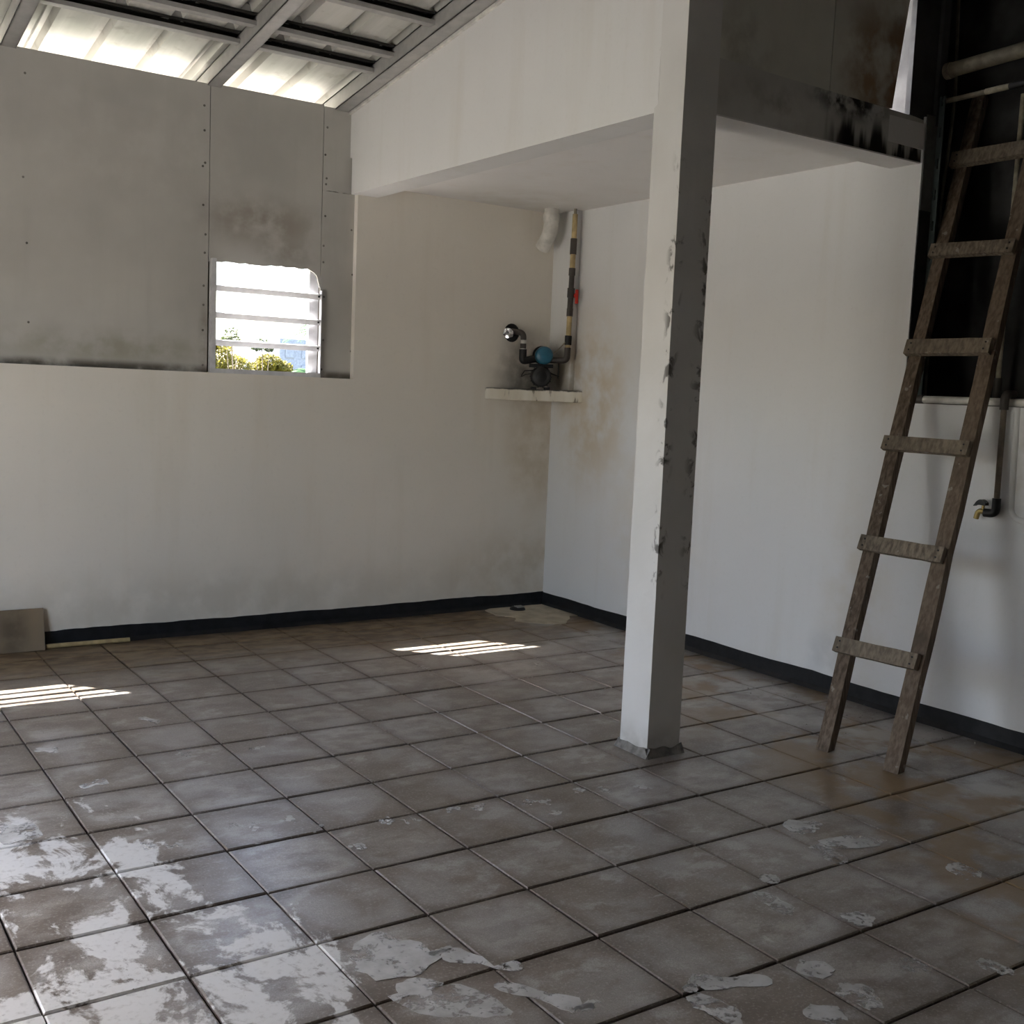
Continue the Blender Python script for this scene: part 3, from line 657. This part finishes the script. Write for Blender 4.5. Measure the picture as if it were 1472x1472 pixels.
for k in range(5): MB().obox((10.93 + .035 * k, 4.40, .08), (.008, 0, 0), (0, .07, 0), (0, 0, .012)).build('slot_bar', MT['steel'], fd)

# ------------------------------------------------------------------ things at the left of the back wall
tl = MB().obox((1.65, 4.66, .325), (.5, 0, 0), (0, .015, .0), (0, .07, .322))
tl.build('loose_tile', MT['old_tile'], bevel=.008, label='spare brown floor tile leaning against the black skirting', category='tile')
MB().tube([(2.18, 4.68, .037), (2.8, 4.67, .037), (3.46, 4.655, .037)], .036, 10).build('plastic_stick', MT['pvc_cream'], label='thin cream plastic pipe lying on the floor beside the leaning tile', category='pipe')

# ------------------------------------------------------------------ pipes round the half wall
lp = thing('ledge_pipe', (11.93, -6.0, 4.40), 'white pipe lying along the top of the half wall behind the ladder', 'pipe')
MB().tube([(11.93, -3.85, 4.46), (11.93, -9.5, 4.45)], .052, 12).build('pipe_length', MT['pvc_white'], lp)
MB().tube([(11.93, -3.70, 4.46), (11.93, -3.88, 4.46)], .064, 12).build('end_cap', MT['pvc_dark'], lp)
tap = thing('water_tap', (11.76, -5.21, 2.93), 'brass tap with black lever hanging on a brown pipe over the half wall', 'tap')
MB().tube(arc((11.95, -5.20, 4.56), (11.76, -5.20, 4.56), (11.76, -5.20, 4.36), .08), .055, 12).build('top_elbow', MT['pvc_dark'], tap)
MB().tube([(11.76, -5.20, 4.38), (11.755, -5.215, 3.18)], .037, 12).build('drop_pipe', MT['pvc_brown'], tap)
MB().tube(arc((11.755, -5.215, 3.22), (11.755, -5.215, 3.02), (11.73, -5.07, 3.02), .07), .055, 12).build('bottom_elbow', MT['black'], tap)
bd = MB().tube(arc((11.73, -5.10, 3.03), (11.72, -4.99, 3.04), (11.72, -4.965, 2.93), .05), .034, 12).build('tap_body', MT['brass'], tap)
MB().tube([(11.73, -5.05, 3.05), (11.73, -5.05, 3.12)], .02, 10).build('spindle', MT['brass'], bd)
m = MB(); vs = []
for k in range(13):
    t_ = k / 12; yy = -5.10 + .17 * t_; zz_ = 3.13 + .035 * math.sin(math.pi * t_ * .8) - .05 * t_ * t_
    h = .03 * math.sin(math.pi * min(1, t_ * 1.05 + .05)) ** .6 + .006
    vs += [(11.69, yy, zz_ - h), (11.77, yy, zz_ - h), (11.77, yy, zz_ + h), (11.69, yy, zz_ + h)]
m._add(vs, [(k * 4 + a, k * 4 + (a + 1) % 4, (k + 1) * 4 + (a + 1) % 4, (k + 1) * 4 + a) for k in range(12) for a in range(4)] + [(3, 2, 1, 0), (48, 49, 50, 51)])
m.build('lever', MT['black'], bd)
rp = thing('riser_pipe', (12.85, -4.38, 4.30), 'thin cream upright pipe behind the right ladder rail', 'pipe')
MB().tube([(12.85, -4.38, 4.75), (12.85, -4.385, 8.63)], .034, 10).build('pipe_length', MT['pvc_olive'], rp)
MB().tube([(12.85, -4.38, 4.30), (12.85, -4.38, 4.80)], .055, 12).build('coupling', MT['pvc_dark'], rp)
bp = thing('overhead_pipe', (12.3, -5.4, 8.9), 'thick dusty pipe crossing the dark shaft above the ladder', 'pipe')
MB().tube([(12.2, -3.52, 8.955), (12.2, -7.5, 9.10)], .098, 16).build('pipe_length', MT['pvc_old'], bp)
MB().tube([(12.2, -3.50, 8.954), (12.2, -3.70, 8.96)], .110, 16).build('end_cap', MT['pvc_brown'], bp)
tp = thing('thin_pipe', (12.2, -4.0, 8.5), 'thin dusty pipe just below the thick overhead pipe', 'pipe')
MB().tube([(12.2, -3.50, 8.555), (12.2, -4.30, 8.566)], .035, 10).build('pipe_length', MT['pvc_old'], tp)
MB().tube([(12.2, -4.25, 8.566), (12.2, -4.62, 8.572)], .040, 10).build('sleeve', MT['pvc_olive'], tp)
MB().tube([(12.2, -4.60, 8.57), (12.2, -4.85, 8.575)], .045, 10).build('elbow', MT['black'], tp)
# slotted steel angle at the end of the full-height wall
sl = thing('slotted_angle', (12.08, -3.70, 4.4), 'grey green slotted steel angle standing at the edge of the dark shaft', 'post')
m = MB(); xA, yA = 12.10, -3.62; ww = .085
z0 = 4.41
while z0 < 8.55:
    z1 = min(z0 + .42, 8.6); m.box((xA, yA, z0), (xA + .02, yA - ww * 1.0, z0 + .28)) ; m.box((xA, yA, z0 + .28), (xA + .02, yA - .03, z1)); m.box((xA, yA - ww + .03, z0 + .28), (xA + .02, yA - ww, z1)); z0 = z1
m.build('slotted_flange', MT['steel_dark'], sl); MB().box((xA, yA, 4.41), (xA + .10, yA + .015, 8.6)).build('plain_flange', MT['steel_dark'], sl)
MB().tube([(12.5, -3.5, 10.0), (12.5, -3.57, 8.75), (12.5, -3.55, 8.2), (12.5, -3.48, 7.2), (12.5, -3.47, 5.5), (12.5, -3.47, 4.35)], .022, 8).build('hanging_cable', MT['pvc_old'], label='old brown cable hanging in the dark shaft left of the ladder', category='cable')
# pipe buried in the plaster
MB().tube(arc((XR + .01, -5.33, 4.39), (XR + .01, -5.37, 2.98), (XR + .01, -7.2, 2.72), .15), .045, 10).build('buried_pipe', MT['plaster_right'], label='plastered-over pipe bulging from the half wall beside the tap', category='pipe')

# ------------------------------------------------------------------ marks and crumbs on the floor
def sole(m, heel, toe, wd=.28, toes=True, rr=random):
    h, t_ = Vector((*heel, 0)), Vector((*toe, 0)); u = (t_ - h); ln = u.length; u.normalize(); v = Vector((-u.y, u.x, 0))
    sdn = rr.choice((-1, 1))
    prof = [(0, .0), (.03, .16), (.10, .24), (.25, .25), (.42, .19), (.58, .27), (.70, .33), (.78, .30), (.83, .12)]
    k = wd / .66
    a = [h + u * ln * p + v * (q * k * (1.0 if p < .3 else 1.05) + .02 * mnoise.noise(Vector((p * 9, heel[0] * 3, 0)))) for p, q in prof]
    b2 = [h + u * ln * p - v * (q * k * (.75 if .3 < p < .6 else 1)) for p, q in reversed(prof)]
    pts = [(q.x, q.y, -.002) for q in a + b2[:-1]]
    m.prism(pts, (0, 0, .0032))
    if toes:
        for j in range(5):
            c_ = h + u * ln * (.93 - .025 * j * 1.2) + v * sdn * (.24 - .12 * j) * k; r_ = (.062, .045, .04, .036, .032)[j] * ln / .75
            m.prism([(c_.x + r_ * math.cos(g), c_.y + r_ * math.sin(g), -.002) for g in [2 * math.pi * q / 8 for q in range(8)]], (0, 0, .0032))
def splat(m, c_, r_, seed, sx=1.0, sy=1.0, ang=0.0):
    pts = []
    for k in range(26):
        g = 2 * math.pi * k / 26; q = r_ * (1 + .45 * mnoise.noise(Vector((math.cos(g) * 1.4, math.sin(g) * 1.4, seed))) + .25 * mnoise.noise(Vector((math.cos(g) * 4, math.sin(g) * 4, seed))))
        a, b2 = math.cos(g) * q * sx, math.sin(g) * q * sy
        pts.append((c_[0] + a * math.cos(ang) - b2 * math.sin(ang), c_[1] + a * math.sin(ang) + b2 * math.cos(ang), -.002))
    m.prism(pts, (0, 0, .0030))
m = MB(); rr = random.Random(12)
for h, t_, w_ in (((3.2, -7.11), (2.7, -6.50), .22), ((2.88, -7.18), (3.32, -7.86), .20), ((4.74, -8.18), (4.10, -7.86), .24), ((1.05, -.28), (1.30, -.42), .2), ((1.22, -1.74), (1.54, -1.66), .2), ((2.45, .46), (2.62, .12), .14)):
    sole(m, h, t_, w_, True, rr)
for k, (a, b2, wd) in enumerate((((2.74, -7.50), (2.18, -6.80), .24), ((2.30, -6.10), (2.55, -6.78), .36), ((5.15, -8.08), (5.18, -8.38), .15), ((5.18, -8.48), (5.13, -8.82), .17), ((4.62, -8.64), (4.84, -8.78), .18),
    ((5.83, -8.44), (5.95, -8.70), .13), ((7.34, -6.0), (7.31, -6.34), .22), ((7.05, -6.55), (6.97, -7.02), .13), ((7.14, -6.62), (7.76, -6.78), .17), ((6.02, -6.84), (6.13, -6.98), .12), ((6.15, -7.7), (6.17, -7.97), .16),
    ((5.76, -7.06), (5.72, -7.50), .13), ((4.06, -8.03), (4.12, -8.46), .13), ((7.96, -7.5), (7.75, -7.82), .16), ((6.42, -8.80), (6.45, -9.04), .12), ((.34, -2.42), (.45, -2.92), .28))):
    c_ = ((a[0] + b2[0]) / 2, (a[1] + b2[1]) / 2); ln = math.hypot(b2[0] - a[0], b2[1] - a[1])
    splat(m, c_, ln / 2 * 1.05, k * 3.1, 1.0, wd / ln * 1.6, math.atan2(b2[1] - a[1], b2[0] - a[0]))
for c_ in ((4.36, -4.08), (4.66, -4.16), (3.66, -4.06), (3.86, -4.14), (5.14, -4.28), (5.34, -4.36), (5.26, -4.71), (5.92, -4.29), (6.14, -4.38), (6.6, -4.52), (3.12, -4.46), (1.42, -3.56), (1.65, -3.66), (2.22, -3.5), (2.42, -3.59), (2.80, -3.58), (2.93, -3.90), (2.14, -3.82), (2.34, -3.9), (3.32, -1.35), (2.5, -1.2), (7.0, 1.2), (8.8, .6)):
    for j in range(5):
        g = rr.uniform(0, 6.28); d_ = (0 if j == 0 else .085); splat(m, (c_[0] + d_ * math.cos(g), c_[1] + d_ * math.sin(g)), (.05 if j == 0 else .025), rr.uniform(0, 99))
m.build('dried_footprints', MT['chalk'], floor, kind='stuff')
m = MB()
for k in range(170):
    if k < 120: xx, yy = 11.8 - abs(rr.gauss(0, .75)), rr.uniform(-6.2, -1.6)
    else: xx, yy = rr.uniform(.5, 10), rr.uniform(-8, 2)
    r_ = rr.uniform(.006, .02) * (1.0 if k < 120 else .6); c_ = Vector((xx, yy, r_ * .6)); q = [Vector((rr.uniform(-1, 1), rr.uniform(-1, 1), rr.uniform(-.6, .6))) * r_ for _ in range(4)]
    m._add([c_ + v for v in q], [(0, 1, 2), (0, 3, 1), (1, 3, 2), (0, 2, 3)])
m.build('crumbs', MT['mortar'], floor, kind='stuff')

# ------------------------------------------------------------------ outdoors
MB().box((-200, -120, -10.6), (220, 300, -10)).build('ground', MT['ground'], kind='structure')
MB().box((-14, 5.6, -10), (16, 15, 2.2)).build('bounce_roof', MT['roof_grey'], label='unseen flat roof added to bounce sunlight up under the eaves', category='roof')
MB().box((-16, -14, -10), (XL - .5, 5.3, -.05)).build('terrace', MT['terrace'], kind='structure')
nb = thing('neighbour_house', (20, 4, -10), 'cream house wall seen through the gap beside the front board', 'building')
MB().box((18, -1, -10), (26, 14, 16)).build('wall', MT['cream_wall'], nb)
MB().box((17.7, -1, 10.85), (18.0, 14, 11.1)).build('ledge', MT['roof_grey'], nb); MB().box((17.5, -1, 10.3), (18.0, 14, 10.5)).build('ledge', MT['far_wall'], nb)
fb = thing('far_building', (43, 92, -10), 'blue grey building behind the palm in the window view', 'building')
MB().box((40.8, 90, -10), (48, 100, 8.5)).build('wall', MT['far_wall'], fb)
for k in range(3):
    for j in range(2): MB().box((41.4 + 1.7 * k, 89.9, 5.0 + j * 1.7), (42.3 + 1.7 * k, 90.0, 6.0 + j * 1.7)).build('window_pane', MT['far_wall'], fb)
def leaves(m, c_, rad, n, sz, rr):
    for _ in range(n):
        d = Vector((rr.gauss(0, 1), rr.gauss(0, 1), rr.gauss(0, 1))).normalized() * rr.uniform(.45, 1.0) ** .6
        p = Vector(c_) + Vector((d.x * rad[0], d.y * rad[1], d.z * rad[2])); a = Vector((rr.gauss(0, 1), rr.gauss(0, 1), rr.gauss(0, 1))).normalized(); b2 = a.orthogonal().normalized()
        s_ = sz * rr.uniform(.6, 1.3); m._add([p - a * s_, p + b2 * s_ * .5, p + a * s_, p - b2 * s_ * .5], [(0, 1, 2, 3)])
def tree(name, x0, y0, blobs, mat, n, sz, label, seed, trunk=.25):
    rr = random.Random(seed); t_ = thing(name, (x0, y0, -10), label, 'tree', 'trees outside the window')
    zt = max(b_[2] for b_ in blobs)
    m = MB().tube([(x0, y0, -10), (x0 + .1, y0, zt * .5 - 5), (blobs[0][0], blobs[0][1], blobs[0][2])], trunk, 8, radii=[trunk, trunk * .7, trunk * .3])
    for b_ in blobs[1:]: m.tube([(x0 + .05, y0, -3), ((x0 + b_[0]) / 2, y0, (b_[2] - 3) / 2 + .5), (b_[0], b_[1], b_[2])], trunk * .4, 6, radii=[trunk * .5, trunk * .35, trunk * .15])
    m.build('trunk', MT['bark'], t_)
    m = MB()
    for b_ in blobs: leaves(m, b_[:3], (b_[3], b_[3], b_[3] * b_[4]), n, sz, rr)
    m.build('foliage', mat, t_, kind='stuff')
# crowns as they stand behind the window: (x, y, z, radius, height ratio)
tree('broad_tree', 24.2, 60, [(24.1, 60, 5.7, 1.25, 1.1), (25.5, 60.5, 5.0, 1.3, .8), (22.6, 60, 5.0, 1.4, 1.0), (24.6, 60.3, 3.4, 1.8, .9), (23.6, 60, 6.6, .7, .6)], MT['leaf_yellow'], 1100, .15, 'yellow green bushy tree at the left of the window view', 1)
tree('broad_tree', 29.0, 63, [(29.0, 63, 5.5, 1.0, .8), (28.3, 63, 5.1, .9, .8), (29.9, 63, 5.2, .9, .7), (29.0, 63.2, 3.4, 1.4, .8)], MT['leaf_yellow'], 1000, .15, 'low yellow green tree below the middle of the window view', 2)
tree('sapling', 24.9, 58, [(24.35, 58, 7.35, .50, .8), (24.7, 58.1, 6.9, .40, .7), (24.0, 57.9, 6.9, .35, .6)], MT['leaf_green'], 90, .12, 'slim sapling standing above the left yellow tree', 3, .10)
tree('sapling', 27.0, 59, [(26.9, 59, 6.75, .55, .8), (27.4, 59, 6.5, .35, .6), (26.5, 59, 6.5, .35, .5)], MT['leaf_green'], 90, .12, 'slim sapling in the middle of the window view', 4, .10)
def palm(x0, y0, zc, ln, nf, label, seed, droop=1.0):
    rr = random.Random(seed); t_ = thing('palm_tree', (x0, y0, -10), label, 'palm', 'palms outside the window')
    MB().tube([(x0, y0, -10), (x0 + .2, y0, -3), (x0, y0, zc)], .3, 8, radii=[.35, .28, .2]).build('trunk', MT['bark'], t_)
    for k in range(nf):
        g = 2 * math.pi * k / nf + rr.uniform(-.2, .2); el = rr.uniform(.3, 1.1); m = MB(); pts = []
        for j in range(11):
            s_ = j / 10 * ln; h = math.sin(el) * s_ - droop * .42 * s_ * s_ / ln * 1.6
            pts.append(Vector((x0 + math.cos(g) * math.cos(el) * s_ , y0 + math.sin(g) * math.cos(el) * s_, zc + h)))
        m.tube(pts, .03, 5, radii=[.05 - .004 * j for j in range(11)])
        for j in range(1, 11):
            tdir = (pts[j] - pts[j - 1]).normalized(); sdv = tdir.cross(Vector((0, 0, 1))).normalized()
            for s_ in (-1, 1):
                for h in (0, .5):
                    p = pts[j - 1].lerp(pts[j], h); e = p + (sdv * s_ * .75 + tdir * .55 + Vector((0, 0, -.35))) * ln * .28 * (1.15 - .07 * j)
                    m._add([p - tdir * .045, p + tdir * .045, e], [(0, 1, 2)])
        m.build('frond', MT['leaf_palm'], t_)
palm(31.9, 60, 7.8, 3.4, 13, 'tall palm whose fronds reach into the window view at the right', 5)
palm(29.6, 57, 4.7, 2.4, 14, 'low palm with arching fronds at the lower right of the window view', 6)
